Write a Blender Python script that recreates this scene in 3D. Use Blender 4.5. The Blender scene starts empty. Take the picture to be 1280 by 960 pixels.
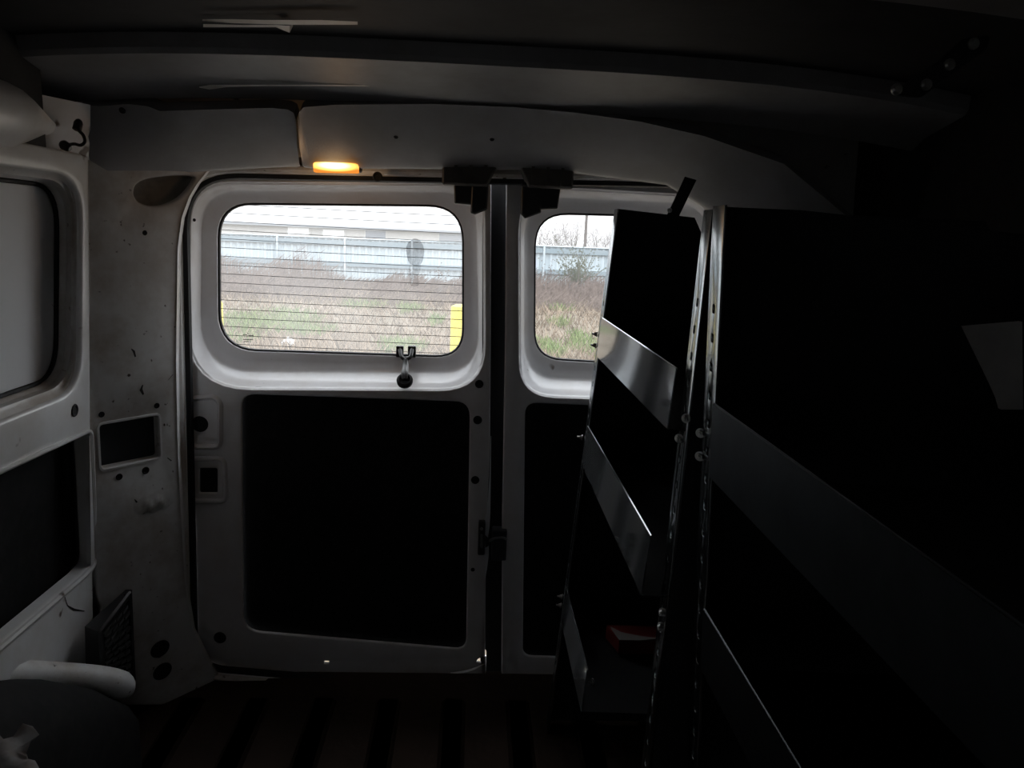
import bpy, bmesh, math, random
from mathutils import Vector, Matrix
from mathutils.geometry import tessellate_polygon
random.seed(7)
R = random.Random(11)
C = bpy.context.scene.collection
scene = bpy.context.scene

# ------------------------------------------------------------------ camera
F = 960.0                                  # focal length in pixels of the 1280x960 frame
ROLL = math.radians(2.3)
CAM = Vector((0, 0, 1.635))
FLOOR = 0.55                               # van load floor above the ground
Yc = Vector(((595 - 640) / F, (480 - 290) / F, 1)).normalized()   # van's long axis in camera coordinates
_w = Vector((math.sin(ROLL), math.cos(ROLL), 0))
_w.z = -(_w.x * Yc.x + _w.y * Yc.y) / Yc.z
Zc = _w.normalized()
# right-handed world axes; camera coordinates (right, up, forward) are left-handed
Xc = -(Yc.cross(Zc))
cam_data = bpy.data.cameras.new('camera')
cam_data.sensor_width = 36
cam_data.lens = F / 1280 * 36
cam_data.clip_start = 0.02
cam_data.clip_end = 500
cam = bpy.data.objects.new('camera', cam_data)
C.objects.link(cam)
right = Vector((Xc.x, Yc.x, Zc.x)); up = Vector((Xc.y, Yc.y, Zc.y)); fwd = Vector((Xc.z, Yc.z, Zc.z))
M = Matrix((right, up, -fwd)).transposed().to_4x4()
M.translation = CAM
cam.matrix_world = M
scene.camera = cam

# ------------------------------------------------------------------ sky and exposure
world = bpy.data.worlds.new('overcast_sky'); scene.world = world
world.use_nodes = True
wn, wl = world.node_tree.nodes, world.node_tree.links
wn.clear()
wo = wn.new('ShaderNodeOutputWorld'); wb = wn.new('ShaderNodeBackground')
tc = wn.new('ShaderNodeTexCoord'); nz = wn.new('ShaderNodeTexNoise'); cr = wn.new('ShaderNodeValToRGB')
nz.inputs['Scale'].default_value = 1.6; nz.inputs['Detail'].default_value = 3
cr.color_ramp.elements[0].position = 0.3; cr.color_ramp.elements[0].color = (0.86, 0.91, 0.97, 1)
cr.color_ramp.elements[1].position = 0.7; cr.color_ramp.elements[1].color = (0.97, 0.99, 1.0, 1)
wl.new(tc.outputs['Generated'], nz.inputs['Vector']); wl.new(nz.outputs['Fac'], cr.inputs['Fac'])
# standard overcast luminance: three times as bright overhead as at the horizon
sx = wn.new('ShaderNodeSeparateXYZ'); mz = wn.new('ShaderNodeMath'); mz.operation = 'MAXIMUM'; mz.inputs[1].default_value = 0.0
ma = wn.new('ShaderNodeMath'); ma.operation = 'MULTIPLY_ADD'; ma.inputs[1].default_value = 2.0; ma.inputs[2].default_value = 1.0
vm = wn.new('ShaderNodeVectorMath'); vm.operation = 'SCALE'
wl.new(tc.outputs['Generated'], sx.inputs[0]); wl.new(sx.outputs['Z'], mz.inputs[0]); wl.new(mz.outputs[0], ma.inputs[0])
wl.new(cr.outputs['Color'], vm.inputs[0]); wl.new(ma.outputs[0], vm.inputs['Scale'])
wl.new(vm.outputs[0], wb.inputs['Color']); wl.new(wb.outputs['Background'], wo.inputs['Surface'])
wb.inputs['Strength'].default_value = 0.8
vs = scene.view_settings
vs.view_transform = 'Standard'; vs.look = 'None'; vs.gamma = 1; vs.use_curve_mapping = False
vs.exposure = 1.2

# ------------------------------------------------------------------ projecting pixels onto real planes
def ray(px, py):
    d = right * ((px - 640) / F) + up * ((480 - py) / F) + fwd
    return d
def at(px, py, y):                          # point at distance y down the van
    d = ray(px, py); return CAM + d * (y / d.y)
def at_z(px, py, z):
    d = ray(px, py); return CAM + d * ((z - CAM.z) / d.z)
class Plane:
    def __init__(s, o, u, v):
        s.o = Vector(o); s.u = Vector(u).normalized(); n = s.u.cross(Vector(v)).normalized()
        s.n = n; s.v = n.cross(s.u).normalized()
    def U(s, px, py, n=0.0):
        d = ray(px, py); o = s.o + s.n * n
        t = (o - CAM).dot(s.n) / d.dot(s.n)
        q = CAM + d * t - s.o
        return (q.dot(s.u), q.dot(s.v))
    def P(s, uv, n=0.0):
        return s.o + s.u * uv[0] + s.v * uv[1] + s.n * n
    def px(s, pts, n=0.0): return [s.U(a, b, n) for a, b in pts]

# ------------------------------------------------------------------ materials
MATS = {}
def mat(name, col, rough=0.5, metal=0.0, noise=None, scale=6, bump=0.0, bscale=60, spots=None, coat=0.0, spec=0.5, sscale=40, sthr=0.2):
    if name in MATS: return MATS[name]
    m = bpy.data.materials.new(name); m.use_nodes = True
    n, l = m.node_tree.nodes, m.node_tree.links
    b = n['Principled BSDF']
    b.inputs['Base Color'].default_value = (*col, 1); b.inputs['Roughness'].default_value = rough
    b.inputs['Metallic'].default_value = metal; b.inputs['Coat Weight'].default_value = coat
    b.inputs['Specular IOR Level'].default_value = spec
    t = n.new('ShaderNodeTexCoord'); last = None
    if noise:
        a = n.new('ShaderNodeTexNoise'); a.inputs['Scale'].default_value = scale; a.inputs['Detail'].default_value = 8
        a.inputs['Roughness'].default_value = 0.65
        r = n.new('ShaderNodeValToRGB'); r.color_ramp.elements[0].position = 0.42; r.color_ramp.elements[1].position = 0.66
        r.color_ramp.elements[0].color = (*col, 1); r.color_ramp.elements[1].color = (*noise, 1)
        l.new(t.outputs['Object'], a.inputs['Vector']); l.new(a.outputs['Fac'], r.inputs['Fac']); last = r.outputs['Color']
    if spots:
        v = n.new('ShaderNodeTexNoise'); v.inputs['Scale'].default_value = sscale; v.inputs['Detail'].default_value = 2
        r2 = n.new('ShaderNodeValToRGB'); r2.color_ramp.elements[0].position = sthr; r2.color_ramp.elements[1].position = sthr + 0.05
        r2.color_ramp.elements[0].color = (1, 1, 1, 1); r2.color_ramp.elements[1].color = (0, 0, 0, 1)
        mx = n.new('ShaderNodeMixRGB'); mx.inputs['Color1'].default_value = (*col, 1); mx.inputs['Color2'].default_value = (*spots, 1)
        l.new(t.outputs['Object'], v.inputs['Vector']); l.new(v.outputs['Fac'], r2.inputs['Fac']); l.new(r2.outputs['Color'], mx.inputs['Fac'])
        if last: l.new(last, mx.inputs['Color1'])
        last = mx.outputs['Color']
    if last: l.new(last, b.inputs['Base Color'])
    if bump:
        a = n.new('ShaderNodeTexNoise'); a.inputs['Scale'].default_value = bscale; a.inputs['Detail'].default_value = 4
        k = n.new('ShaderNodeBump'); k.inputs['Strength'].default_value = bump; k.inputs['Distance'].default_value = 0.01
        l.new(t.outputs['Object'], a.inputs['Vector']); l.new(a.outputs['Fac'], k.inputs['Height']); l.new(k.outputs['Normal'], b.inputs['Normal'])
    MATS[name] = m; return m
PAINT = mat('white_body_paint', (0.80, 0.81, 0.82), 0.32, noise=(0.68, 0.66, 0.63), scale=5, spots=(0.12, 0.09, 0.07), sscale=22, sthr=0.24, bump=0.05, bscale=14, coat=0.3)
DIRTY = mat('scuffed_white_paint', (0.74, 0.74, 0.73), 0.42, noise=(0.47, 0.42, 0.37), scale=7, spots=(0.07, 0.055, 0.045), sscale=60, sthr=0.25, bump=0.12, bscale=12, coat=0.15)
DOORP = mat('white_door_paint', (0.82, 0.82, 0.84), 0.25, noise=(0.72, 0.69, 0.67), scale=4, spots=(0.2, 0.16, 0.13), sscale=24, sthr=0.22, coat=0.4)
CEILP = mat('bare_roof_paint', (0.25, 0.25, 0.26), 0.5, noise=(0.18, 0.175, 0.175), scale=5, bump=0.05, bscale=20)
HEADP = mat('header_plastic', (0.30, 0.30, 0.31), 0.55, noise=(0.25, 0.245, 0.24), scale=6, bump=0.05, bscale=200)
SKIN = mat('outer_skin_paint', (0.85, 0.87, 0.89), 0.55)
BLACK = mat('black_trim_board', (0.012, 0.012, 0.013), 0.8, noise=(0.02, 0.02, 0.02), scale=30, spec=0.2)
RUBBER = mat('black_rubber', (0.015, 0.015, 0.016), 0.6, spec=0.3)
PLAST = mat('black_plastic', (0.02, 0.02, 0.021), 0.4, bump=0.05, bscale=120)
BRONZE = mat('dusty_dark_plastic', (0.13, 0.115, 0.10), 0.65, noise=(0.07, 0.06, 0.052), scale=25)
CAVITY = mat('dark_cavity_steel', (0.05, 0.055, 0.06), 0.6, noise=(0.025, 0.027, 0.03), scale=12)
POCKET = mat('grey_pocket_plastic', (0.26, 0.245, 0.22), 0.6, noise=(0.15, 0.14, 0.13), scale=20)
GALV = mat('galvanised_steel', (0.52, 0.56, 0.58), 0.07, 0.82, noise=(0.40, 0.43, 0.45), scale=9)
POST = mat('grey_post_steel', (0.38, 0.42, 0.43), 0.22, 1.0, noise=(0.28, 0.3, 0.31), scale=14)
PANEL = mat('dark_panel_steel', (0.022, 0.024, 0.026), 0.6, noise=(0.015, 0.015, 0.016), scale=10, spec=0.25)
BOLT = mat('zinc_bolt', (0.38, 0.38, 0.37), 0.3, 1.0)
FLOORM = mat('worn_brown_floor', (0.05, 0.032, 0.023), 0.8, noise=(0.032, 0.022, 0.017), scale=5, bump=0.3, bscale=25, spec=0.2)
TAPE = mat('pale_torn_tape', (0.88, 0.85, 0.80), 0.5, noise=(0.74, 0.66, 0.58), scale=12)
REDM = mat('dark_red_plastic', (0.13, 0.014, 0.012), 0.5)
CARD = mat('dull_card', (0.15, 0.15, 0.145), 0.75, noise=(0.1, 0.1, 0.098), scale=10)
YELLOW = mat('yellow_bollard_paint', (0.595, 0.504, 0.035), 0.45, noise=(0.525, 0.434, 0.042), scale=6)
FENCEM = mat('pale_blue_sheet', (0.491, 0.558, 0.595), 0.5, noise=(0.432, 0.506, 0.551), scale=1.5)
RAILM = mat('blue_grey_rail', (0.216, 0.276, 0.312), 0.5, noise=(0.252, 0.300, 0.330), scale=3)
BUILDM = mat('white_wall_siding', (0.508, 0.502, 0.490), 0.6, noise=(0.459, 0.459, 0.453), scale=0.8)
ROOFM = mat('grey_roof_sheet', (0.270, 0.288, 0.312), 0.5)
WINM = mat('grey_window_pane', (0.20, 0.22, 0.25), 0.15)
POLEM = mat('weathered_pole', (0.132, 0.120, 0.114), 0.9)
SHADED = mat('shaded_lip_steel', (0.075, 0.085, 0.092), 0.4, 1.0, noise=(0.05, 0.056, 0.06), scale=12)  # darkened copy of the galvanised lip steel, shade put into the colour
DRY = mat('dry_grass_blade', (0.25, 0.19, 0.135), 0.9, noise=(0.11, 0.083, 0.058), scale=2.5)
GREEN = mat('green_grass_blade', (0.135, 0.195, 0.065), 0.9, noise=(0.176, 0.198, 0.077), scale=0.8)
WEED = mat('brown_weed_stalk', (0.20, 0.155, 0.135), 0.9, noise=(0.085, 0.062, 0.052), scale=5)
TWIG = mat('grey_twig', (0.182, 0.165, 0.160), 0.9)
LEAF = mat('dull_leaf', (0.130, 0.150, 0.100), 0.9, noise=(0.165, 0.165, 0.125), scale=3)
SOIL = mat('field_soil', (0.163, 0.130, 0.096), 0.95, noise=(0.096, 0.082, 0.053), scale=0.8, bump=0.5, bscale=5)
BAG = mat('white_plastic_bag', (0.720, 0.720, 0.720), 0.4)
WIRE = mat('heater_wire', (0.035, 0.028, 0.024), 0.6)

def glass(name, haze, tint=(1, 1, 1)):
    m = bpy.data.materials.new(name); m.use_nodes = True
    n, l = m.node_tree.nodes, m.node_tree.links; n.clear()
    o = n.new('ShaderNodeOutputMaterial'); t = n.new('ShaderNodeBsdfTransparent'); t.inputs['Color'].default_value = (*tint, 1)
    g = n.new('ShaderNodeBsdfGlossy'); g.inputs['Roughness'].default_value = 0.02
    f = n.new('ShaderNodeLayerWeight'); f.inputs['Blend'].default_value = 0.2    # grazing sheen, the same from both sides
    pw = n.new('ShaderNodeMath'); pw.operation = 'POWER'; pw.inputs[1].default_value = 3.0
    l.new(f.outputs['Facing'], pw.inputs[0])
    a = n.new('ShaderNodeMixShader'); l.new(pw.outputs[0], a.inputs['Fac']); l.new(t.outputs[0], a.inputs[1]); l.new(g.outputs[0], a.inputs[2])
    d = n.new('ShaderNodeBsdfTranslucent'); d.inputs['Color'].default_value = (0.95, 0.95, 0.95, 1)
    tc = n.new('ShaderNodeTexCoord'); z = n.new('ShaderNodeTexNoise'); z.inputs['Scale'].default_value = 5; z.inputs['Detail'].default_value = 5
    r = n.new('ShaderNodeMapRange'); r.inputs['From Min'].default_value = 0.3; r.inputs['From Max'].default_value = 0.7
    r.inputs['To Min'].default_value = haze * 0.7; r.inputs['To Max'].default_value = haze * 1.3
    b = n.new('ShaderNodeMixShader')
    l.new(tc.outputs['Object'], z.inputs['Vector']); l.new(z.outputs['Fac'], r.inputs['Value']); l.new(r.outputs[0], b.inputs['Fac'])
    l.new(a.outputs[0], b.inputs[1]); l.new(d.outputs[0], b.inputs[2]); l.new(b.outputs[0], o.inputs['Surface'])
    return m
HAZY = glass('hazy_rear_glass', 0.10); CLEAR = glass('clear_rear_glass', 0.03)
def film(name, col, k):
    m = bpy.data.materials.new(name); m.use_nodes = True
    n, l = m.node_tree.nodes, m.node_tree.links; n.clear()
    o = n.new('ShaderNodeOutputMaterial'); t = n.new('ShaderNodeBsdfTransparent'); d = n.new('ShaderNodeBsdfDiffuse')
    d.inputs['Color'].default_value = (*col, 1); x = n.new('ShaderNodeMixShader'); x.inputs['Fac'].default_value = k
    l.new(t.outputs[0], x.inputs[1]); l.new(d.outputs[0], x.inputs[2]); l.new(x.outputs[0], o.inputs['Surface'])
    return m
GREYFILM = film('grey_film', (0.4, 0.4, 0.45), 0.28); GREYFILM2 = film('thin_grey_film', (0.4, 0.4, 0.45), 0.14)  # see-through grey films for the two patches on the left pane
def lamp_mat(c):
    """bulb behind an amber lens: brightest at the bulb, orange towards the ends"""
    m = bpy.data.materials.new('lit_amber_lens'); m.use_nodes = True
    n, l = m.node_tree.nodes, m.node_tree.links; n.clear()
    o = n.new('ShaderNodeOutputMaterial'); e = n.new('ShaderNodeEmission'); t = n.new('ShaderNodeTexCoord')
    mp = n.new('ShaderNodeMapping'); mp.vector_type = 'POINT'; mp.inputs['Scale'].default_value = (1 / .055, 1 / .05, 1 / .0125); mp.inputs['Location'].default_value = c
    g = n.new('ShaderNodeTexGradient'); g.gradient_type = 'SPHERICAL'; r = n.new('ShaderNodeValToRGB')
    r.color_ramp.elements[0].color = (.28, .09, .012, 1); r.color_ramp.elements[1].color = (1.6, 1.1, .55, 1); r.color_ramp.elements[1].position = .75
    k = r.color_ramp.elements.new(.3); k.color = (1.0, .42, .09, 1)
    l.new(t.outputs['Object'], mp.inputs['Vector']); l.new(mp.outputs[0], g.inputs['Vector']); l.new(g.outputs['Fac'], r.inputs['Fac']); l.new(r.outputs[0], e.inputs['Color'])
    e.inputs['Strength'].default_value = 1.45; l.new(e.outputs[0], o.inputs['Surface']); return m

# ------------------------------------------------------------------ mesh helpers
def thing(name, label, cat, loc, group=None):
    o = bpy.data.objects.new(name, None); C.objects.link(o); o.location = loc; o.empty_display_size = 0.05
    o['label'] = label; o['category'] = cat
    if group: o['group'] = group
    return o
def base(o):
    while o.parent: o = o.parent
    return o.location.copy()
def obj(name, vf, m, parent=None, label=None, kind=None, cat=None, group=None, sharp=32, loc=None):
    """one mesh object from world-space (verts, faces); children sit in their thing's own frame"""
    vs_, fs = vf
    off = base(parent) if parent else (Vector(loc) if loc is not None else Vector((0, 0, 0)))
    me = bpy.data.meshes.new(name)
    me.from_pydata([tuple(Vector(v) - off) for v in vs_], [], fs)
    me.validate(); me.update()
    bm = bmesh.new(); bm.from_mesh(me); bmesh.ops.recalc_face_normals(bm, faces=bm.faces); bm.to_mesh(me); bm.free()
    for p in me.polygons: p.use_smooth = True
    me.set_sharp_from_angle(angle=math.radians(sharp))
    me.materials.append(m)
    o = bpy.data.objects.new(name, me); C.objects.link(o)
    if parent: o.parent = parent
    else: o.location = off
    if label: o['label'] = label
    if kind: o['kind'] = kind
    if cat: o['category'] = cat
    if group: o['group'] = group
    return o
def join(*vfs):
    v, f = [], []
    for a, b in vfs:
        k = len(v); v += list(a); f += [tuple(i + k for i in q) for q in b]
    return v, f
def rpoly(pts, r, seg=8):
    """rounded polygon through pseudo-corners; r one radius or one per corner"""
    out = []; n = len(pts)
    rr = r if isinstance(r, (list, tuple)) else [r] * n
    for i in range(n):
        p = Vector(pts[i]); a = Vector(pts[i - 1]) - p; b = Vector(pts[(i + 1) % n]) - p
        la, lb = a.length, b.length; a /= la; b /= lb
        ang = a.angle(b); t = min(rr[i] / max(math.tan(ang / 2), 1e-3), la * 0.49, lb * 0.49)
        s, e = p + a * t, p + b * t
        for k in range(seg + 1):
            w = k / seg                        # quadratic blend is close to an arc
            out.append(tuple(s * (1 - w) ** 2 + p * (2 * w * (1 - w)) + e * w ** 2))
    return out
def ellipse(c, rx, ry, n=24):
    return [(c[0] + rx * math.cos(2 * math.pi * k / n), c[1] + ry * math.sin(2 * math.pi * k / n)) for k in range(n)]
def area(l): return sum(l[i - 1][0] * l[i][1] - l[i][0] * l[i - 1][1] for i in range(len(l))) / 2
def offset(l, d):                            # outward for counter-clockwise loops
    s = 1 if area(l) > 0 else -1; out = []; n = len(l)
    for i in range(n):
        a = Vector(l[i]) - Vector(l[i - 1]); b = Vector(l[(i + 1) % n]) - Vector(l[i])
        t = (a.normalized() + b.normalized())
        if t.length < 1e-6: t = b
        t.normalize(); nn = Vector((t.y, -t.x)) * s
        out.append((l[i][0] + nn.x * d, l[i][1] + nn.y * d))
    return out
def sheet(pl, outer, holes=(), n=0.0, thick=0.012, lip=0.004):
    """pressed sheet: flat face with holes, softened lips and a return edge"""
    v, f = [], []
    loops = [outer] + list(holes)
    flat = [[Vector((a, b, 0)) for a, b in l] for l in loops]
    tris = tessellate_polygon(flat)
    starts = []
    for l in loops:
        starts.append(len(v)); v += [pl.P(q, n) for q in l]
    f += [tuple(t) for t in tris]
    for k, l in enumerate(loops):
        m = len(l); sgn = 1 if k == 0 else -1
        prev = starts[k]
        for d, dep in ((lip * 0.35, lip * 0.12), (lip * 0.8, lip * 0.5), (lip, lip), (lip, thick)):
            st = len(v); v += [pl.P(q, n - dep) for q in offset(l, sgn * d)]
            f += [(prev + i, prev + (i + 1) % m, st + (i + 1) % m, st + i) for i in range(m)]
            prev = st
    return v, f
def loft(rings, cap=False, close=True):
    v, f = [], []; m = len(rings[0])
    for r in rings: v += r
    for k in range(len(rings) - 1):
        for i in range(m if close else m - 1):
            f.append((k * m + i, k * m + (i + 1) % m, (k + 1) * m + (i + 1) % m, (k + 1) * m + i))
    if cap:
        f.append(tuple(range(m))); f.append(tuple((len(rings) - 1) * m + i for i in range(m)))
    return v, f
def slab(pl, outline, n0, n1, lip=0.0):      # solid plate between two depths
    r = [[pl.P(q, n0) for q in outline]]
    if lip: r = [[pl.P(q, n0) for q in offset(outline, -lip)], [pl.P(q, n0 + (n1 - n0) * min(.5, lip / abs(n1 - n0))) for q in outline]]
    r.append([pl.P(q, n1) for q in outline])
    return loft(r, cap=True)
def tube(pts, r, n=10, closed=False):
    pts = [Vector(p) for p in pts]; rings = []; m = len(pts)
    prev = None
    for i in range(m):
        a = pts[i - 1] if (i or closed) else pts[i]; b = pts[(i + 1) % m] if (i < m - 1 or closed) else pts[i]
        t = (b - a).normalized()
        if prev is None:
            x = t.orthogonal().normalized()
        else:
            x = (prev - t * prev.dot(t)).normalized()
        prev = x; y = t.cross(x)
        rad = r[i] if isinstance(r, (list, tuple)) else r
        rings.append([pts[i] + x * (rad * math.cos(2 * math.pi * k / n)) + y * (rad * math.sin(2 * math.pi * k / n)) for k in range(n)])
    if closed:
        rings.append(rings[0]); return loft(rings)
    return loft(rings, cap=True)
def spline(pts, k=6, closed=False):
    pts = [Vector(p) for p in pts]; out = []; n = len(pts)
    for i in range(n if closed else n - 1):
        g = lambda j: pts[j % n] if closed else pts[max(0, min(n - 1, j))]
        p0, p1, p2, p3 = g(i - 1), g(i), g(i + 1), g(i + 2)
        for s in range(k):
            t = s / k
            out.append(0.5 * ((2 * p1) + (p2 - p0) * t + (2 * p0 - 5 * p1 + 4 * p2 - p3) * t * t + (3 * p1 - p0 - 3 * p2 + p3) * t ** 3))
    if not closed: out.append(pts[-1])
    return out
def box(a, b, bev=0.0):
    x0, y0, z0 = a; x1, y1, z1 = b
    pl = Plane((x0, y0, z0), (1, 0, 0), (0, 0, 1))
    if not bev:
        v = [(x, y, z) for x in (x0, x1) for y in (y0, y1) for z in (z0, z1)]
        return [Vector(q) for q in v], [(0, 1, 3, 2), (4, 6, 7, 5), (0, 4, 5, 1), (2, 3, 7, 6), (0, 2, 6, 4), (1, 5, 7, 3)]
    o = rpoly([(0, 0), (x1 - x0, 0), (x1 - x0, z1 - z0), (0, z1 - z0)], bev, 3)
    rings = [[pl.P(q, nn) for q in (offset(o, -bev * w) if w else o)] for nn, w in ((0, .8), (-bev * .4, .25), (-bev, 0), (-(y1 - y0) + bev, 0), (-(y1 - y0) + bev * .4, .25), (-(y1 - y0), .8))]
    return loft(rings, cap=True)
def lathe(o, axis, prof, n=20):
    axis = Vector(axis).normalized(); x = axis.orthogonal().normalized(); y = axis.cross(x); o = Vector(o)
    return loft([[o + axis * h + x * (r * math.cos(2 * math.pi * k / n)) + y * (r * math.sin(2 * math.pi * k / n)) for k in range(n)] for h, r in prof], cap=True)
def plug(pl, px, py, rx, ry, parent, name='rubber_plug', m=RUBBER, n=0.0):
    """round blind grommet, set into the pressed sheet"""
    c = pl.U(px, py, n)
    o = ellipse(c, rx, ry, 20)
    r = [[pl.P(q, n + .0005) for q in offset(o, .001)], [pl.P(q, n + .002) for q in o], [pl.P(q, n + .002) for q in offset(o, -rx * .25)],
         [pl.P(q, n + .0006) for q in offset(o, -rx * .4)]]
    v, f = loft(r); k = len(v) - 20; f.append(tuple(range(k, k + 20)))
    return obj(name, (v, f), m, parent)
def hexbolt(p, axis, parent, r=0.007, h=0.007):
    axis = Vector(axis).normalized(); r *= .72; h *= .8
    return obj('bolt', join(lathe(p, axis, [(0, r * 1.35), (.0015, r * 1.35), (.002, r * 1.3)], 14), lathe(p, axis, [(.0015, r), (h * .8, r), (h, r * .8)], 6),
               lathe(p, axis, [(h * .9, r * .5), (h * 1.7, r * .5), (h * 1.8, r * .4)], 10)), BOLT, parent)

# ------------------------------------------------------------------ reference planes of the van
D = 1.75
REAR = Plane((0, D, CAM.z), (1, 0, 0), (0, 0, 1))              # inner face of the rear doors; n points into the van
OPEN = Plane((0, D - .035, CAM.z), (1, 0, 0), (0, 0, 1))       # body flange round the door opening
A0, A1 = at(112, 190, 1.50), at(117, 640, 1.50)
LEFT = Plane(A1, (0, 1, 0), A0 - A1)                           # left body side
B0 = at(221, 400, D - .12)
PIL = Plane(A1, B0 - A1 - (A0 - A1) * ((B0 - A1).dot(A0 - A1) / (A0 - A1).length_squared), A0 - A1)

# ------------------------------------------------------------------ outer shell
TOP = CAM.z + .33
XL, XR = -1.0, 0.98
opening = REAR and rpoly(OPEN.px([(222, 212), (905, 226), (915, 900), (236, 842)]), [.13, .13, .10, .09], 10)
wall_rear = obj('wall_rear', sheet(OPEN, OPEN.px([(40, -40), (1240, -40), (1240, 1200), (40, 1200)]) and [(XL, FLOOR - .12 - CAM.z), (XR, FLOOR - .12 - CAM.z), (XR, TOP + .05 - CAM.z), (XL, TOP + .05 - CAM.z)], [opening], n=-.004, thick=.03, lip=.008), PAINT, kind='structure')
obj('pinch_flange', loft([[OPEN.P(q, d) for q in offset(opening, o)] for o, d in ((.012, -.003), (.010, .006), (.004, .008), (-.002, .004), (-.003, -.02))]), DIRTY, wall_rear)
obj('weatherstrip', tube([OPEN.P(q, -.017) for q in offset(opening, -.006)], .011, 8, closed=True), RUBBER, wall_rear)
floor = obj('floor', box((XL, -1.3, FLOOR - .04), (XR, D + .01, FLOOR)), FLOORM, kind='structure')
for k in range(9):                                              # pressed ribs of the load floor
    x = -.62 + k * .15
    obj('floor_rib', loft([[Vector((x + a, y, FLOOR + b)) for a, b in ((-.03, -.001), (-.02, .006), (.02, .006), (.03, -.001))] for y in (-1.25, D - .12)], close=False), FLOORM, floor)
obj('wall_front', box((XL, -1.34, FLOOR - .04), (XR, -1.3, TOP + .05)), PAINT, kind='structure')
for k in range(9):                                              # pressed ribs of the load floor
    x = -.62 + k * .15
    obj('floor_rib', loft([[Vector((x + a, y, FLOOR + b)) for a, b in ((-.03, -.001), (-.02, .006), (.02, .006), (.03, -.001))] for y in (-1.25, D - .12)], close=False), FLOORM, floor)
FRONT = Plane((0, -1.3, CAM.z), (-1, 0, 0), (0, 0, 1))
wall_front = obj('wall_front', sheet(FRONT, [(-XR, FLOOR - .04 - CAM.z), (-XL, FLOOR - .04 - CAM.z), (-XL, TOP + .05 - CAM.z), (-XR, TOP + .05 - CAM.z)], [rpoly([(-.80, -.62), (-.14, -.62), (-.14, .20), (-.80, .20)], .08, 6)], thick=.03), PAINT, kind='structure')
# right body side
RIGHT = Plane((.84, 0, CAM.z), (0, -1, 0), (-.05, 0, 1))
# the open sliding door beside the photographer, behind the camera
side_door = rpoly([(.45, -.6), (1.26, -.6), (1.26, .22), (.45, .22)], .08, 6)
wr = obj('wall_right', sheet(RIGHT, [(-D + .04, -1.09), (1.3, -1.09), (1.3, .30), (-D + .04, .30)], [side_door], thick=.02), PAINT, kind='structure')
plug(RIGHT, 1213, 133, .009, .018, wr, 'body_hole')
obj('wall_shade', sheet(RIGHT, [(-D + .05, -1.05), (-1.02, -1.05), (-1.10, .13), (-1.20, .29), (-D + .05, .29)], n=.006, thick=.004, lip=.001), BLACK, wr, label='black sheet standing in for shade on the rear half of the right wall')  # added black sheet, stands in for the shade on this wall
obj('outer_panel', box((XR - .01, -.38, FLOOR - .1), (XR + .01, D, TOP + .03)), PAINT, wr)
obj('door_header', box((XR - .01, -1.3, CAM.z + .24), (XR + .01, -.38, TOP + .03)), PAINT, wr)

# left body side -----------------------------------------------------
fl, cl = (FLOOR - A1.z), None
def L(px, py, n=0): return LEFT.U(px, py, n)
frontu = -2.75
topv = L(111, 197)[1]; cornu = L(112, 400)[0]
win_o = [(-1.0, L(0, 532)[1]), L(103, 491), L(105, 217), (-1.0, L(0, 203)[1])]
low_o = [L(-420, 735), L(-420, 1172), L(104, 722), L(121, 704), L(114, 537)]
low_o = [(low_o[1][0], low_o[1][1]), low_o[2], low_o[3], low_o[4], (low_o[1][0], L(-150, 650)[1])]
win_r = rpoly(win_o, [.05, .085, .085, .05]); low_r = rpoly(low_o, [.03, .03, .03, .02, .03], 6)
wall_left = obj('wall_left', sheet(LEFT, [(frontu, fl), (cornu, fl), (L(113, 640)[0], 0), (cornu, topv), (frontu, topv)], [win_r, low_r], lip=.006), PAINT, kind='structure')
w1 = rpoly([(-.985, L(0, 512, -.018)[1]), L(93, 482, -.018), L(95, 224, -.018), (-.985, L(0, 210, -.018)[1])], [.05, .085, .085, .05])
w2 = rpoly([(-.97, L(0, 502, -.045)[1]), L(80, 474, -.045), L(82, 231, -.045), (-.97, L(0, 220, -.045)[1])], [.05, .08, .08, .05])
obj('window_recess', loft([[LEFT.P(q, -.004) for q in offset(win_r, -.002)], [LEFT.P(q, -.012) for q in offset(win_r, -.008)], [LEFT.P(q, -.018) for q in w1], [LEFT.P(q, -.022) for q in offset(w1, -.006)], [LEFT.P(q, -.045) for q in offset(w2, .004)], [LEFT.P(q, -.05) for q in w2], [LEFT.P(q, -.06) for q in w2]]), DIRTY, wall_left, sharp=50)
obj('blanking_panel', slab(LEFT, offset(w2, .01), -.062, -.07), SKIN, wall_left, label='smooth pale panel filling the side window')
obj('panel_seal', tube([LEFT.P(q, -.058) for q in offset(w2, -.004)], .004, 6, closed=True), RUBBER, wall_left)
obj('cavity_panel', slab(LEFT, offset(low_r, .02), -.05, -.06), BLACK, wall_left, label='black panel in the lower side opening')
lip = [[LEFT.P(q, d) for q in offset(low_r, o)] for o, d in ((.004, -.003), (.004, .003), (-.001, .004), (-.005, .001), (-.006, -.03))]
obj('cavity_lip', loft(lip), PAINT, wall_left)
plug(LEFT, 93, 513, .011, .0115, wall_left)
obj('outer_panel', box((XL - .01, -1.3, FLOOR - .1), (XL + .01, D, TOP + .03)), PAINT, wall_left)

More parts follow.
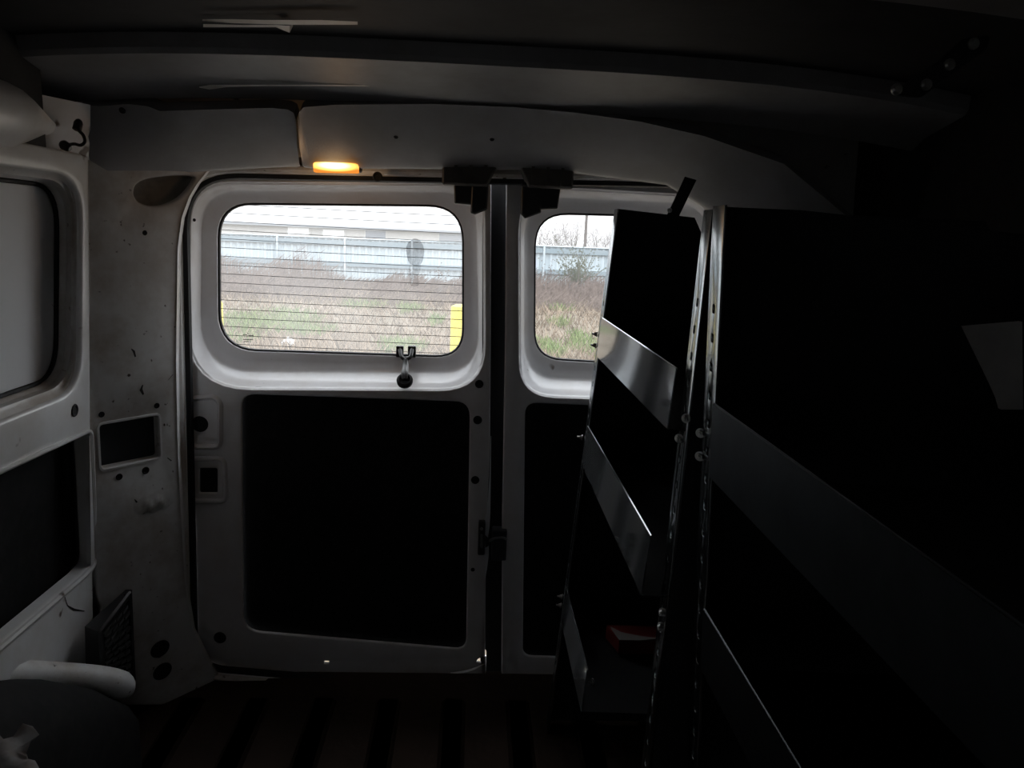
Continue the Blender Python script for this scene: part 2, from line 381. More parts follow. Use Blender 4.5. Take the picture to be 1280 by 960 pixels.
# rear corner pillar (left)
pr = [(272, 204), (258, 215), (246, 230), (236, 247), (227, 272), (222, 310), (220, 450), (222, 560), (226, 640), (231, 730), (240, 785), (262, 830), (300, 880)]
pil_out = PIL.px([(112, 188), (113, 330), (113, 480), (117, 640), (124, 740), (150, 880)]) + PIL.px(list(reversed(pr)))
pocket = [PIL.U(a, b) for a, b in ((165, 240), (168, 230), (178, 223), (195, 219), (215, 217), (235, 217), (244, 219), (246, 224), (241, 233), (233, 243), (222, 252), (205, 259), (187, 260), (173, 255), (167, 248))]
pocket = [tuple(p)[:2] for p in spline([(a, b, 0) for a, b in pocket], 3, True)]
sq = rpoly(PIL.px([(122, 530), (200, 517), (202, 573), (125, 589)]), .012, 5)
pillar = obj('trim_1', sheet(PIL, pil_out, [pocket, sq], lip=.004), DIRTY, kind='structure')
cen = PIL.U(207, 239)
def shrink(l, k): return [(cen[0] + (a - cen[0]) * k, cen[1] + (b - cen[1]) * k) for a, b in l]
v, f = loft([[PIL.P(q, -.004) for q in pocket], [PIL.P(q, -.016) for q in shrink(pocket, .95)], [PIL.P(q, -.026) for q in shrink(pocket, .8)], [PIL.P(q, -.03) for q in shrink(pocket, .45)]])
f.append(tuple(range(len(v) - len(pocket), len(v))))
obj('grab_pocket', (v, f), POCKET, pillar, label='oval recessed grey plastic pocket', sharp=60)
obj('opening_lip', loft([[PIL.P(q, d) for q in offset(sq, o)] for o, d in ((.003, -.001), (.002, .002), (-.002, .002), (-.004, -.002), (-.004, -.02))]), PAINT, pillar)
obj('opening_backing', slab(PIL, offset(sq, .012), -.03, -.036), CAVITY, pillar, label='dark steel seen through the square opening')
for px, py, r in ((127, 518, .005), (196, 507, .005), (149, 596, .006), (182, 588, .007), (181, 291, .004)):
    plug(PIL, px, py, r, r, pillar, 'screw_hole')
for px, py in ((200, 811), (203, 839)):
    plug(PIL, px, py, .021, .019, pillar)
ev_ = []
for a_, b_ in pr: ev_ += [PIL.P(PIL.U(a_ - .5, b_), .002), PIL.P(PIL.U(a_ + 1.5, b_), -.001), at(a_ + 4, b_, D - .030)]
obj('pillar_edge', (ev_, [(3 * i + j, 3 * i + j + 1, 3 * i + j + 4, 3 * i + j + 3) for i in range(len(pr) - 1) for j in range(2)]), PAINT, pillar, label='bright chipped edge of the pillar')
# dented ridge low on the pillar
dv, df = [], []
for i in range(15):
    for j in range(9):
        a, b = i / 14 - .5, j / 8 - .5
        u0, v0 = PIL.U(193, 629)
        h = .006 * math.cos(a * math.pi) ** 2 * math.cos(b * math.pi) ** 2 * (1 + .6 * math.sin(i * 1.9 + j)) - .0005
        dv.append(PIL.P((u0 + a * .11, v0 + b * .05), h))
df = [(i * 9 + j, i * 9 + j + 1, i * 9 + j + 10, i * 9 + j + 9) for i in range(14) for j in range(8)]
obj('dent', (dv, df), DIRTY, pillar, label='crumpled dent in the paint', sharp=180)
def scuff(pl, pts, w, parent, m):
    c = [pl.P(pl.U(a, b), .0008) for a, b in pts]
    v, f = [], []
    for i, p in enumerate(c):
        k = w * (.5 + R.random()) * (0.5 if i in (0, len(c) - 1) else 1)
        v += [p - pl.u * k - pl.v * k * .4, p + pl.u * k + pl.v * k * .4]
    f = [(2 * i, 2 * i + 1, 2 * i + 3, 2 * i + 2) for i in range(len(c) - 1)]
    return obj('scuff', (v, f), m, parent)
SC = mat('black_scuff', (0.03, 0.028, 0.026), 0.8)
for pts, w in (([(164, 436), (167, 439), (169, 446)], .002), ([(178, 481), (176, 487), (179, 493)], .003), ([(186, 484), (190, 483)], .001), ([(210, 475), (216, 468)], .002), ([(209, 572), (214, 576)], .003), ([(168, 624), (171, 628)], .003)):
    scuff(PIL, pts, w, pillar, SC)
for pts, w in (([(80, 745), (84, 757), (92, 762), (105, 764)], .0016), ([(114, 738), (118, 734)], .003), ([(64, 380), (67, 384)], .001), ([(77, 462), (82, 464)], .0015)):
    scuff(LEFT, pts, w, wall_left, SC)

# upper left corner: gusset plate, bulging rail cover
g = [at(50, 118, 1.40), at(113, 131, 1.47), at(113, 200, 1.50), at(84, 200, 1.46), at(40, 185, 1.38)]
gp = Plane(g[3], g[2] - g[3], g[1] - g[2])
obj('gusset_plate', (g + [p + Vector((-.02, .03, .0)) for p in g], [(0, 1, 2, 3, 4), (5, 6, 7, 8, 9)] + [(i, (i + 1) % 5, 5 + (i + 1) % 5, 5 + i) for i in range(5)]), PAINT, wall_left)
rings = []
for k in range(16):
    t = k / 15; y = 1.415 - t * 2.4
    c = at(34, 150, 1.33); cx, cz = c.x - .015, c.z + .0
    s = min(1, .35 + 2.4 * math.sqrt(t)) if t < .1 else 1.0 + .05 * math.sin(k * 1.3)
    if k == 0: s = .22
    rings.append([Vector((cx + .07 * s * math.cos(a) * (1 + .10 * math.sin(3 * a + k)), y, cz + .058 * s * math.sin(a) * (1 + .08 * math.cos(2 * a + k * .7)))) for a in [2 * math.pi * i / 18 for i in range(18)]])
obj('rail_cover', loft(rings, cap=True), PAINT, wall_left, label='bulging pale cover along the roof rail', sharp=180)
# upper wall band between rail and window; its black colour stands in for shade
obj('upper_band', (lambda a, b, c, d: ([a, b, c, d], [(0, 1, 2, 3)]))(LEFT.P((cornu - .13, topv - .002), -.004), LEFT.P((frontu, topv - .002), -.004), Vector((A0.x - .02, -1.2, TOP - .0)), Vector((A0.x - .02, 1.39, TOP - .0))), mat('side_shade_black', (.02, .02, .021), .8, noise=(.03, .03, .03), scale=12), wall_left, label='black band standing in for shade between the roof and the side window')

# wheel arch: shade put into its black colour and raised crown, pale rolled flange on top, and a pale crumpled sheet lying on it
xa_, xb_ = LEFT.P(LEFT.U(60, 860), 0).x - .03, at(172, 880, 1.36).x
rings = []
for y, s_, p_ in ((1.40, .80, (130, 880)), (1.385, .94, (120, 874)), (1.36, 1.0, (100, 868)), (1.30, 1.0, (55, 856)), (1.22, 1.0, (0, 850)), (1.10, 1.0, (-110, 856)), (.95, 1.0, (-280, 880)), (.75, .96, (-560, 980)), (.55, .85, (-900, 1300))):
    zt = max(FLOOR + .1, at(*p_, y).z)
    rings.append([Vector((xa_ + (xb_ - xa_) * s_ * a, y, FLOOR + .002 + (zt - FLOOR) * b)) for a, b in ((0, 0), (0, 1), (.45, 1), (.7, .96), (.9, .86), (1, .7), (1, 0))])
obj('wheel_arch', loft(rings, cap=True), BLACK, wall_left, label='wheel arch at the wall foot, shade put into its black colour', sharp=50)
fp = [at(164, 868, 1.375), at(150, 857, 1.37), at(120, 850, 1.345), at(60, 846, 1.29), at(0, 845, 1.22), at(-120, 850, 1.08), at(-300, 862, .92)]
obj('arch_flange', tube(spline(fp, 4), [.006, .014, .02, .024] + [.027] * 21, 12), DIRTY, wall_left, label='pale dirty rolled flange over the wheel arch', sharp=60)
# vent housing at the foot of the pillar
vy = 1.40
q = [at(124, 790, vy), at(165, 737, vy + .10), at(170, 862, vy + .10), at(128, 862, vy)]
back = [at(106, 783, vy + .03), at(157, 737, vy + .12), at(168, 862, vy + .14), at(108, 862, vy + .03)]
vent = thing('air_vent', 'black slotted plastic air vent at the foot of the left rear pillar', 'vent', q[3])
vp = Plane(q[3], q[2] - q[3], q[0] - q[3])
vl = [(0, 0), ((q[2] - q[3]).dot(vp.u), (q[2] - q[3]).dot(vp.v)), ((q[1] - q[3]).dot(vp.u), (q[1] - q[3]).dot(vp.v)), ((q[0] - q[3]).dot(vp.u), (q[0] - q[3]).dot(vp.v))]
face = rpoly(vl, .006, 3)
obj('housing', join(loft([[vp.P(p, -.002) for p in offset(face, .001)], [vp.P(p, .002) for p in offset(face, -.002)], [vp.P(p, .002) for p in offset(face, -.009)], [vp.P(p, -.008) for p in offset(face, -.010)]]),
    (q + back, [(0, 1, 5, 4), (1, 2, 6, 5), (2, 3, 7, 6), (3, 0, 4, 7), (4, 5, 6, 7)])), PLAST, vent)
MESHV = mat('vent_mesh', (0.05, 0.05, 0.05), 0.45)
def vb(a, b):                              # a across, b up, on the sloping vent face
    lo_, hi_ = Vector(vl[0]).lerp(Vector(vl[1]), a), Vector(vl[3]).lerp(Vector(vl[2]), a)
    return tuple(lo_.lerp(hi_, b))
for r_ in range(11):
    for c_ in range(4):
        a0 = .13 + .19 * c_ + (.05 if r_ % 2 else 0); b0 = .07 + r_ * .078
        obj('slat', slab(vp, [vb(a0, b0), vb(a0 + .155, b0 + .02), vb(a0 + .155, b0 + .055), vb(a0, b0 + .035)], .0015, -.006), MESHV, vent)
obj('backing', slab(vp, offset(face, -.008), -.008, -.012), BLACK, vent)

# ------------------------------------------------------------------ ceiling
zb = [at(400, p, y).z - CAM.z for p, y in ((125, 1.488), (106, 1.445), (71, 1.33))]
ys = [(1.50, zb[0] + .006), (1.488, zb[0]), (1.445, zb[1]), (1.33, zb[2]), (1.322, zb[2] + .008), (1.318, .300), (1.28, .303), (.95, .308), (.93, .285), (.80, .285), (.78, .308), (.30, .31), (.28, .287), (.15, .287), (.13, .31), (-1.3, .31)]
xs = [XL + (XR - XL) * i / 24 for i in range(25)]
MATM = mat('black_roof_mat', (0.03, 0.03, 0.031), 0.7, noise=(0.02, 0.02, 0.02), scale=8, bump=0.1, bscale=30, spec=.25)
crown = lambda x: -.05 * (abs(x + .02) / .9) ** 3.2
v = [Vector((x, y, CAM.z + z + crown(x))) for y, z in ys for x in xs]
f = [(k * 25 + i, k * 25 + i + 1, (k + 1) * 25 + i + 1, (k + 1) * 25 + i) for k in range(len(ys) - 1) for i in range(24)]
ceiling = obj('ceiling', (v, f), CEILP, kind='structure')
mv = [Vector((x, y, CAM.z + z + crown(x))) for y, z in ((1.315, .296), (1.28, .300), (.955, .304)) for x in xs]
obj('roof_mat', (mv, [(k * 25 + i, k * 25 + i + 1, (k + 1) * 25 + i + 1, (k + 1) * 25 + i) for k in range(2) for i in range(24)]), MATM, ceiling, label='black damping mat stuck under the roof skin')
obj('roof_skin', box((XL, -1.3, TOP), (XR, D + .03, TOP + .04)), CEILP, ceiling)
def strip(px0, px1, rows, y0, parent, m, label):
    """thin torn strip stuck up under the roof: rows of (px, top py, bottom py)"""
    v, f = [], []
    for a, b, c in rows:
        v += [at(a, b, y0), at(a, c, y0 + .004)] if y0 else [at_z(a, b, CAM.z + .288), at_z(a, c, CAM.z + .286)]
    f = [(2 * i, 2 * i + 1, 2 * i + 3, 2 * i + 2) for i in range(len(rows) - 1)]
    return obj('torn_tape', (v, f), m, parent, label=label)
strip(0, 0, [(253, 24, 26), (290, 24, 29), (330, 25, 30), (365, 25, 31), (400, 25, 31), (447, 27, 31)], None, ceiling, TAPE, 'pale torn tape under the roof skin')
strip(0, 0, [(254, 30, 34), (300, 31, 34), (345, 31, 34), (357, 32, 39), (362, 32, 41), (366, 31, 33)], None, ceiling, TAPE, 'loose flap of torn tape')
strip(0, 0, [(249, 108.5, 109.5), (262, 106, 112), (275, 106, 110), (286, 106, 108.5), (330, 106, 107.6), (400, 106, 107.6), (470, 106.6, 108), (520, 107, 108)], 1.436, ceiling, TAPE, 'bright chipped edge on the roof bow')

# rear header: two pressed covers over the doors
def header(name, px_top, px_bot, m, parent=None, kind=None, y_t=1.475, y_b=1.635, label=None):
    n = len(px_top); v, f = [], []
    rows = []
    for (a, b), (c, d) in zip(px_top, px_bot):
        t, bb = at(a, b, y_t), at(c, d, min(y_b, (PIL.P(PIL.U(c, d, .004), .004)).y))
        rows.append([t + Vector((0, .03, .02)), t + Vector((0, .006, .003)), t, t.lerp(bb, .1), t.lerp(bb, .5) + Vector((0, -.006, -.004)), t.lerp(bb, .93), bb, bb + Vector((0, .012, -.003)), bb + Vector((0, .05, .004)), bb + Vector((0, .055, .02))])
    k = len(rows[0])
    v = [p for r in rows for p in r]
    f = [(i * k + j, i * k + j + 1, (i + 1) * k + j + 1, (i + 1) * k + j) for i in range(n - 1) for j in range(k - 1)]
    return obj(name, (v, f), m, parent, kind=kind, label=label, sharp=40)
tl = [(100, 131), (125, 133), (160, 130), (185, 133), (200, 139), (230, 138), (300, 136), (340, 135), (360, 137), (367, 141), (370, 150)]
bl = [(112, 200), (132, 212), (165, 212), (188, 212), (203, 212), (230, 213), (300, 209), (340, 207), (360, 206), (369, 206), (374, 205)]
header1 = header('trim_2', tl, bl, HEADP, kind='structure')
tr = [(372, 152), (374, 140), (380, 134), (420, 131), (540, 130), (640, 134), (720, 141), (800, 152), (880, 170), (980, 205), (1130, 330)]
br = [(378, 206), (381, 207), (388, 208), (420, 208), (540, 209), (640, 209), (700, 212), (775, 221), (835, 229), (890, 262), (965, 420)]
header2 = header('trim_3', tr, br, HEADP, kind='structure')
HP = Plane(at(500, 180, 1.555), (1, 0, 0), at(500, 135, 1.475) - at(500, 208, 1.635))
for px, py in ((495, 171), (615, 174)):
    plug(HP, px, py, .0035, .0035, header2, 'screw_hole', n=.004)
plug(Plane(at(153, 140, 1.49), (1, 0, 0), (0, -.7, 1)), 153, 138, .005, .005, header1, 'screw_hole', n=.014)

# ------------------------------------------------------------------ rear doors
def door(name, outline, wo, wm, wi, ro, rm, ri, low, lowr, holes=(), slots=()):
    wo_ = rpoly(REAR.px(wo), ro); wm_ = rpoly(REAR.px(wm, -.072), rm); wi_ = rpoly(REAR.px(wi, -.084), ri)
    lo = rpoly(REAR.px(low), lowr, 6)
    hs = [rpoly(REAR.px(h), r, 5) for h, r in holes]
    d = obj(name, sheet(REAR, REAR.px(outline), [wo_, lo] + hs + [offset(REAR.px(s), .003) for s in slots], thick=.008, lip=.003), DOORP, kind='structure')
    n_ = len(wo_)
    obj('window_surround', loft([[REAR.P(q, -.004) for q in offset(wo_, -.003)], [REAR.P(q, -.008) for q in offset(wo_, -.007)],
        [REAR.P((a[0] * .85 + b[0] * .15, a[1] * .85 + b[1] * .15), -.018) for a, b in zip(wo_, wm_)],
        [REAR.P((a[0] * .2 + b[0] * .8, a[1] * .2 + b[1] * .8), -.066) for a, b in zip(wo_, wm_)],
        [REAR.P(q, -.074) for q in wm_], [REAR.P((a[0] * .5 + b[0] * .5, a[1] * .5 + b[1] * .5), -.079) for a, b in zip(wm_, wi_)],
        [REAR.P(q, -.082) for q in offset(wi_, .005)], [REAR.P(q, -.084) for q in wi_], [REAR.P(q, -.094) for q in wi_]]), DOORP, d, sharp=60)
    obj('glass_seal', loft([[REAR.P(q, -.088) for q in offset(wi_, .002)], [REAR.P(q, -.090) for q in offset(wi_, -.004)], [REAR.P(q, -.097) for q in offset(wi_, -.005)]]), RUBBER, d)
    obj('lower_panel', slab(REAR, offset(lo, .012), -.014, -.02), BLACK, d, label='black board filling the lower door opening')
    sk = [(a, 960 if b > 800 else b) for a, b in outline]
    obj('outer_skin', sheet(REAR, REAR.px(sk), [offset(wi_, .03)] + [offset(REAR.px(q, -.105), .006) for q in slots], n=-.105, thick=.006, lip=.001), PAINT, d)
    for h in hs:
        obj('hole_backing', slab(REAR, offset(h, .008), -.0085, -.012), BLACK, d)
    return d, wi_, wo_
slot1 = [(405, 826.4), (411, 826.6), (411, 829.6), (405, 829.4)]
slot2 = [(595.5, 828), (597, 824.5), (601, 822.5), (606, 822), (606, 828.5), (600, 828.7)]
d1, wi1, wo1 = door('door_1', [(205, 195), (613, 205), (612, 420), (611, 560), (607, 648), (604, 668), (606, 690), (605, 852), (215, 850)],
    [(234, 226), (607, 228), (608, 490), (231, 488)], [(252, 239), (594, 241), (598, 463), (250, 461)], [(271, 253), (580, 256), (580, 448), (272, 438)],
    [.10, .085, .11, .14], [.095, .085, .09, .12], [.085, .085, .07, .09],
    [(300, 491), (589, 501), (584, 814), (302, 790)], [.035, .04, .03, .05],
    holes=[([(247, 584), (273, 584), (273, 618), (247, 618)], .008)], slots=[slot1, slot2])
d2, wi2, wo2 = door('door_2', [(634, 205), (930, 215), (930, 880), (628, 850), (629, 650), (633, 420)],
    [(647, 230), (893, 244), (903, 505), (648, 497)], [(656, 246), (885, 256), (893, 480), (656, 469)], [(668, 265), (872, 270), (876, 462), (667, 449)],
    [.10, .10, .10, .09], [.095, .09, .09, .09], [.08, .08, .07, .075],
    [(655, 502), (900, 512), (905, 830), (652, 822)], [.03, .03, .03, .03])
# glass panes
g1 = obj('window_1', slab(REAR, offset(wi1, .012), -.094, -.098), HAZY, kind='structure')
g2 = obj('window_2', slab(REAR, offset(wi2, .012), -.094, -.098), CLEAR, kind='structure')
# heater wires printed on the left pane
GP = Plane(REAR.P((0, 0), -.0935), (1, 0, 0), (0, 0, 1))
inset = wi1
def span(v_):
    xs_ = []
    for i in range(len(inset)):
        a, b = inset[i - 1], inset[i]
        if (a[1] - v_) * (b[1] - v_) < 0: xs_.append(a[0] + (b[0] - a[0]) * (v_ - a[1]) / (b[1] - a[1]))
    return (min(xs_), max(xs_)) if len(xs_) > 1 else None
for k in range(17):
    y0 = 257.5 + k * 10.85
    v0 = GP.U(425, y0 + 5)[1]
    s_ = span(v0)
    if not s_: continue
    pts = []
    for i in range(13):
        u = s_[0] + .003 + (s_[1] - s_[0] - .006) * i / 12
        c_ = (u - (s_[0] + s_[1]) / 2)
        pts.append((u, v0 - .012 * c_ + .012 * c_ * c_))
    # stay inside the pane
    v = [GP.P(p, d) for p in pts for d in (0, .0006)] + [GP.P((p[0], p[1] - .0013), d) for p in pts for d in (0, .0006)]
    n_ = len(pts)
    f = []
    for i in range(n_ - 1):
        a, b, c_, d_ = 2 * i, 2 * i + 2, 2 * n_ + 2 * i, 2 * n_ + 2 * i + 2
        f += [(a, b, d_, c_), (a + 1, b + 1, d_ + 1, c_ + 1), (a, b, b + 1, a + 1), (c_, d_, d_ + 1, c_ + 1)]
    obj('heater_wire', (v, f), WIRE, g1)
blob = [tuple(p)[:2] for p in spline([(*GP.U(a, b), 0) for a, b in ((514, 300), (520, 298), (526, 302), (530, 311), (529, 324), (526, 330), (520, 332), (513, 330), (509, 322), (508, 308))], 4, True)]
obj('grey_blob', slab(GP, blob, .0002, .0006), GREYFILM, g1, label='grey oval patch on the glass')
run = [tuple(p)[:2] for p in spline([(*GP.U(a, b), 0) for a, b in ((513, 331), (526, 331), (523, 345), (523, 357), (514, 357), (512, 345))], 4, True)]
obj('grey_tail', slab(GP, run, .0002, .0006), GREYFILM2, g1, label='fainter grey patch below the oval one')
# maker's etching, too small to read
ev = []
for r_, (y_, x0_, x1_) in enumerate(((418, 303.5, 309), (419, 311, 317), (424, 304, 316.5), (426.5, 305, 311), (416.3, 309.2, 310.6))):
    a, b = GP.U(x0_, y_), GP.U(x1_, y_)
    ev.append(slab(GP, [a, b, (b[0], b[1] - .0016), (a[0], a[1] - .0016)], .0002, .0005))
o_ = obj('etched_mark', join(*ev), WIRE, g1); o_['kind'] = 'stuff'

# door fittings
for px, py, r in ((250, 530, .018),):
    plug(REAR, px, py, r, r, d1)
for px, py, r in ((599, 480, .009), (597, 525, .0095), (594, 600, .009), (591, 712, .004), (275, 797, .014), (243, 275, .0025)):
    plug(REAR, px, py, r, r, d1)
plug(REAR, 472, 221, .0095, .0095, d1, 'rubber_buffer', n=.062)
# embossed boss above the plug
for pts, rr, h in (([(236, 497), (268, 494), (277, 503), (277, 560), (236, 560)], .02, .008), ([(236, 572), (282, 572), (284, 628), (236, 628)], .02, .005)):
    o_ = rpoly(REAR.px(pts), rr, 6)
    # raised rounded rim only (hole and plug stay visible inside it)
    obj('pressed_rim', loft([[REAR.P(q, -.0005) for q in offset(o_, .004)], [REAR.P(q, h * .7) for q in offset(o_, .001)], [REAR.P(q, h) for q in offset(o_, -.003)], [REAR.P(q, h * .7) for q in offset(o_, -.007)], [REAR.P(q, -.0005) for q in offset(o_, -.010)]]), DOORP, d1, sharp=60)
# edge flange, striker and centre seal between the doors
edge = [(613.5, 545), (611.5, 600), (608.5, 640), (604, 656), (601, 664)]
eb = [(614, 545), (613.5, 600), (613, 640), (612, 658), (610, 672)]
v = [p for a, b in zip(edge, eb) for p in (at(*a, D - .006), at(*b, D - .004))]
obj('door_edge', (v, [(2 * i, 2 * i + 1, 2 * i + 3, 2 * i + 2) for i in range(4)]), SKIN, d1, label='bright folded edge of the door')
v = [p for a, b in zip([(602, 688), (606, 696), (606.5, 712), (606, 722)], [(611, 682), (611, 694), (609, 710), (606.5, 724)]) for p in (at(*a, D - .006), at(*b, D - .004))]
obj('door_edge', (v, [(2 * i, 2 * i + 1, 2 * i + 3, 2 * i + 2) for i in range(3)]), SKIN, d1, label='bright folded edge of the door')
a, b = at(597, 690, D - .008), at(607, 654, D - .03)
lt = obj('door_latch', box((a.x, D - .03, a.z), (b.x, D - .004, b.z), .004), PLAST, d1, label='black latch on the door edge')
obj('latch_bar', tube([at(602, 668, D - .034), at(602, 676, D - .036), at(602, 684, D - .034)], .003, 8), BOLT, lt)
for py in (661, 681): obj('latch_screw', lathe(at(602, py, D - .03), (0, -1, 0), [(0, .004), (.003, .0035), (.004, .002)], 12), BOLT, lt)
obj('centre_seal', slab(REAR, REAR.px([(603, 205), (640, 205), (640, 880), (602, 880), (602, 846), (608, 838), (608, 814), (602, 804)], -.03), -.030, -.05), RUBBER, d2)
a, b = at(614, 700, D - .006), at(634, 662, D - .006)
st = obj('striker_plate', box((a.x, D - .012, a.z), (b.x, D + .02, b.z), .004), CAVITY, d2)
obj('striker_loop', tube(spline([at(612, 676, D - .01), at(618, 673, D - .02), at(628, 672, D - .02), at(633, 674, D - .01)], 4), .003, 8), BOLT, st)
# pale curl painting the light reflected on the sill below the door gap
v = []
for i in range(9):
    t = i / 8; px = 563 + 42 * t; py = 841 - 11 * t ** 2.2; w = 3.2 * math.sin(math.pi * (t * .85 + .1))
    v += [at(px, py - w / 2, D - .03), at(px, py + w / 2, D - .04)]
obj('sill_glint', (v, [(2 * i, 2 * i + 1, 2 * i + 3, 2 * i + 2) for i in range(8)]), SKIN, wall_rear, label='pale curl standing in for light reflected on the sill')

# rear window clamp and grommet on the left door
hook = thing('cable_clamp', 'black twin clamp and cable dropping into a grommet under the left rear window', 'clamp', at(506, 476, D - .01))
for x0, x1 in ((495.5, 504.5), (510, 520)):
    a, b = REAR.U(x0, 446, -.085), REAR.U(x1, 432.5, -.085)
    bl_ = obj('terminal_block', slab(REAR, rpoly([a, (b[0], a[1]), b, (a[0], b[1])], .002, 3), -.093, -.078, .002), PLAST, hook)
    c = at((x0 + x1) / 2, 435.5, D + .077)
    obj('terminal_screw', lathe(c, (0, -1, 0), [(-.002, .003), (.001, .003), (.0015, .002)], 10), BRONZE, bl_)
for x0, s in ((500, 1), (515, -1)):
    obj('cable', tube(spline([at(x0, 437, D + .072), at(x0 + 2 * s, 446, D + .055), at(507 - s, 450, D + .05), at(507 - s * 1.5, 458, D + .035), at(506 - s * 2, 466, D + .008), at(506 - s, 474, D - .004)], 5), .0045, 8), PLAST, hook)
obj('grommet', lathe(at(506, 476, D + .006), (0, -.75, .66), [(-.004, .0185), (.003, .019), (.006, .017), (.007, .013), (.004, .010), (.003, .008)], 24), RUBBER, hook)

# door catches hanging from the header
def catch(name, label, hp, lp, lp2):
    a, b = at(*hp[0], 1.66), at(*hp[1], 1.66)
    t = thing(name, label, 'door catch', Vector(((a.x + b.x) / 2, 1.68, b.z)), 'latches over the rear doors')
    x0, x1 = min(a.x, b.x), max(a.x, b.x); z0, z1 = min(a.z, b.z), max(a.z, b.z)
    w = x1 - x0
    dx = .012 if hp[2] < 0 else -.012
    o = [(x0 + (.02 if hp[2] > 0 else 0), z0), (x1 - (.02 if hp[2] < 0 else 0), z0), (x1, z1), (x0, z1)]
    pl = Plane((0, 1.635, 0), (1, 0, 0), (0, 0, 1))
    obj('housing', slab(pl, rpoly(o, .004, 3), 0, -.055, .004), BRONZE, t)
    for i in range(3):
        rx = x0 + w * (.22 + .27 * i)
        obj('rib', box((rx, 1.629, z0 + .004), (rx + .006, 1.64, z1 - .002)), BRONZE, t)
    pl2 = Plane((0, 1.67, 0), (1, 0, 0), (0, 0, 1))
    def P2(l): return [(at(a_, b_, 1.67).x, at(a_, b_, 1.67).z) for a_, b_ in l]
    obj('catch_block', slab(pl2, rpoly(P2(lp), .003, 3), 0, -.045, .003), PLAST, t)
    ar = obj('catch_arm', slab(pl2, rpoly(P2(lp2), .003, 3), .008, -.03, .003), PLAST, t)
    c = P2([lp2[0]])[0]
    obj('arm_pin', tube([Vector((c[0], 1.655, c[1] - .008)), Vector((c[0] + .018, 1.655, c[1] - .008))], .0025, 8), BOLT, ar)
    return t
catch('door_catch', 'dusty black latch above the left rear door, left of the gap', ((553, 231), (622, 207), -1), [(567, 226), (607, 226), (606, 257), (568, 254)], [(590, 226), (611, 226), (609, 262), (594, 268), (588, 266)])
catch('door_catch', 'dusty black latch above the right rear door, right of the gap', ((648, 234), (716, 210), 1), [(658, 228), (702, 228), (697, 261), (668, 262)], [(652, 228), (676, 228), (676, 266), (657, 273), (651, 266)])

# dome lamp
lp = at(420, 209, 1.645)
lamp = thing('dome_lamp', 'lit amber interior lamp set under the header above the left rear window', 'lamp', lp)
a, b = at(392, 213.5, 1.632), at(448, 205, 1.632)
obj('housing', box((a.x - .003, 1.640, a.z + .002), (b.x + .003, 1.67, b.z + .004), .004), BRONZE, lamp)
pl = Plane((0, 1.632, 0), (1, 0, 0), (0, 0, 1))
rings = []
for d_, k in ((0.010, .75), (.008, .92), (.003, 1.0), (-.012, 1.0)):
    rings.append([pl.P(q_, d_) for q_ in rpoly([(a.x + (1 - k) * .03, a.z - .003 + (1 - k) * .012), (b.x - (1 - k) * .03, a.z - .001 + (1 - k) * .012), (b.x - (1 - k) * .02, b.z), (a.x + (1 - k) * .02, b.z)], .004, 4)])
obj('lens', loft(rings, cap=True), lamp_mat((0, .25, -.12)), lamp, label='glowing amber lens')

bulb = bpy.data.lights.new('bulb', 'POINT'); bulb.energy = 0.04; bulb.color = (1.0, .60, .30); bulb.shadow_soft_size = .012
bo = bpy.data.objects.new('bulb', bulb); C.objects.link(bo); bo.parent = lamp; bo.location = Vector((lp.x, 1.640, a.z - .022)) - lamp.location
# wire lead in the corner
wl_ = thing('wire_lead', 'short black wire with two plugs hanging in the upper left corner', 'wire', at(90, 186, 1.40))
obj('wire', tube(spline([at(97, 155, 1.425), at(98, 162, 1.42), at(104, 169, 1.42), at(106, 177, 1.42), at(101, 181.5, 1.42), at(93, 180, 1.42), at(84, 181, 1.41)], 6), .0028, 8), PLAST, wl_)
obj('plug', lathe(at(97, 158, 1.425), up * .9 + right * .2, [(-.008, .004), (-.006, .0075), (.006, .0075), (.011, .005), (.013, .002)], 12), PLAST, wl_)
obj('plug', lathe(at(83, 183, 1.41), right * .9 - up * .5, [(-.010, .006), (-.006, .0085), (.004, .0075), (.008, .004)], 12), PLAST, wl_)

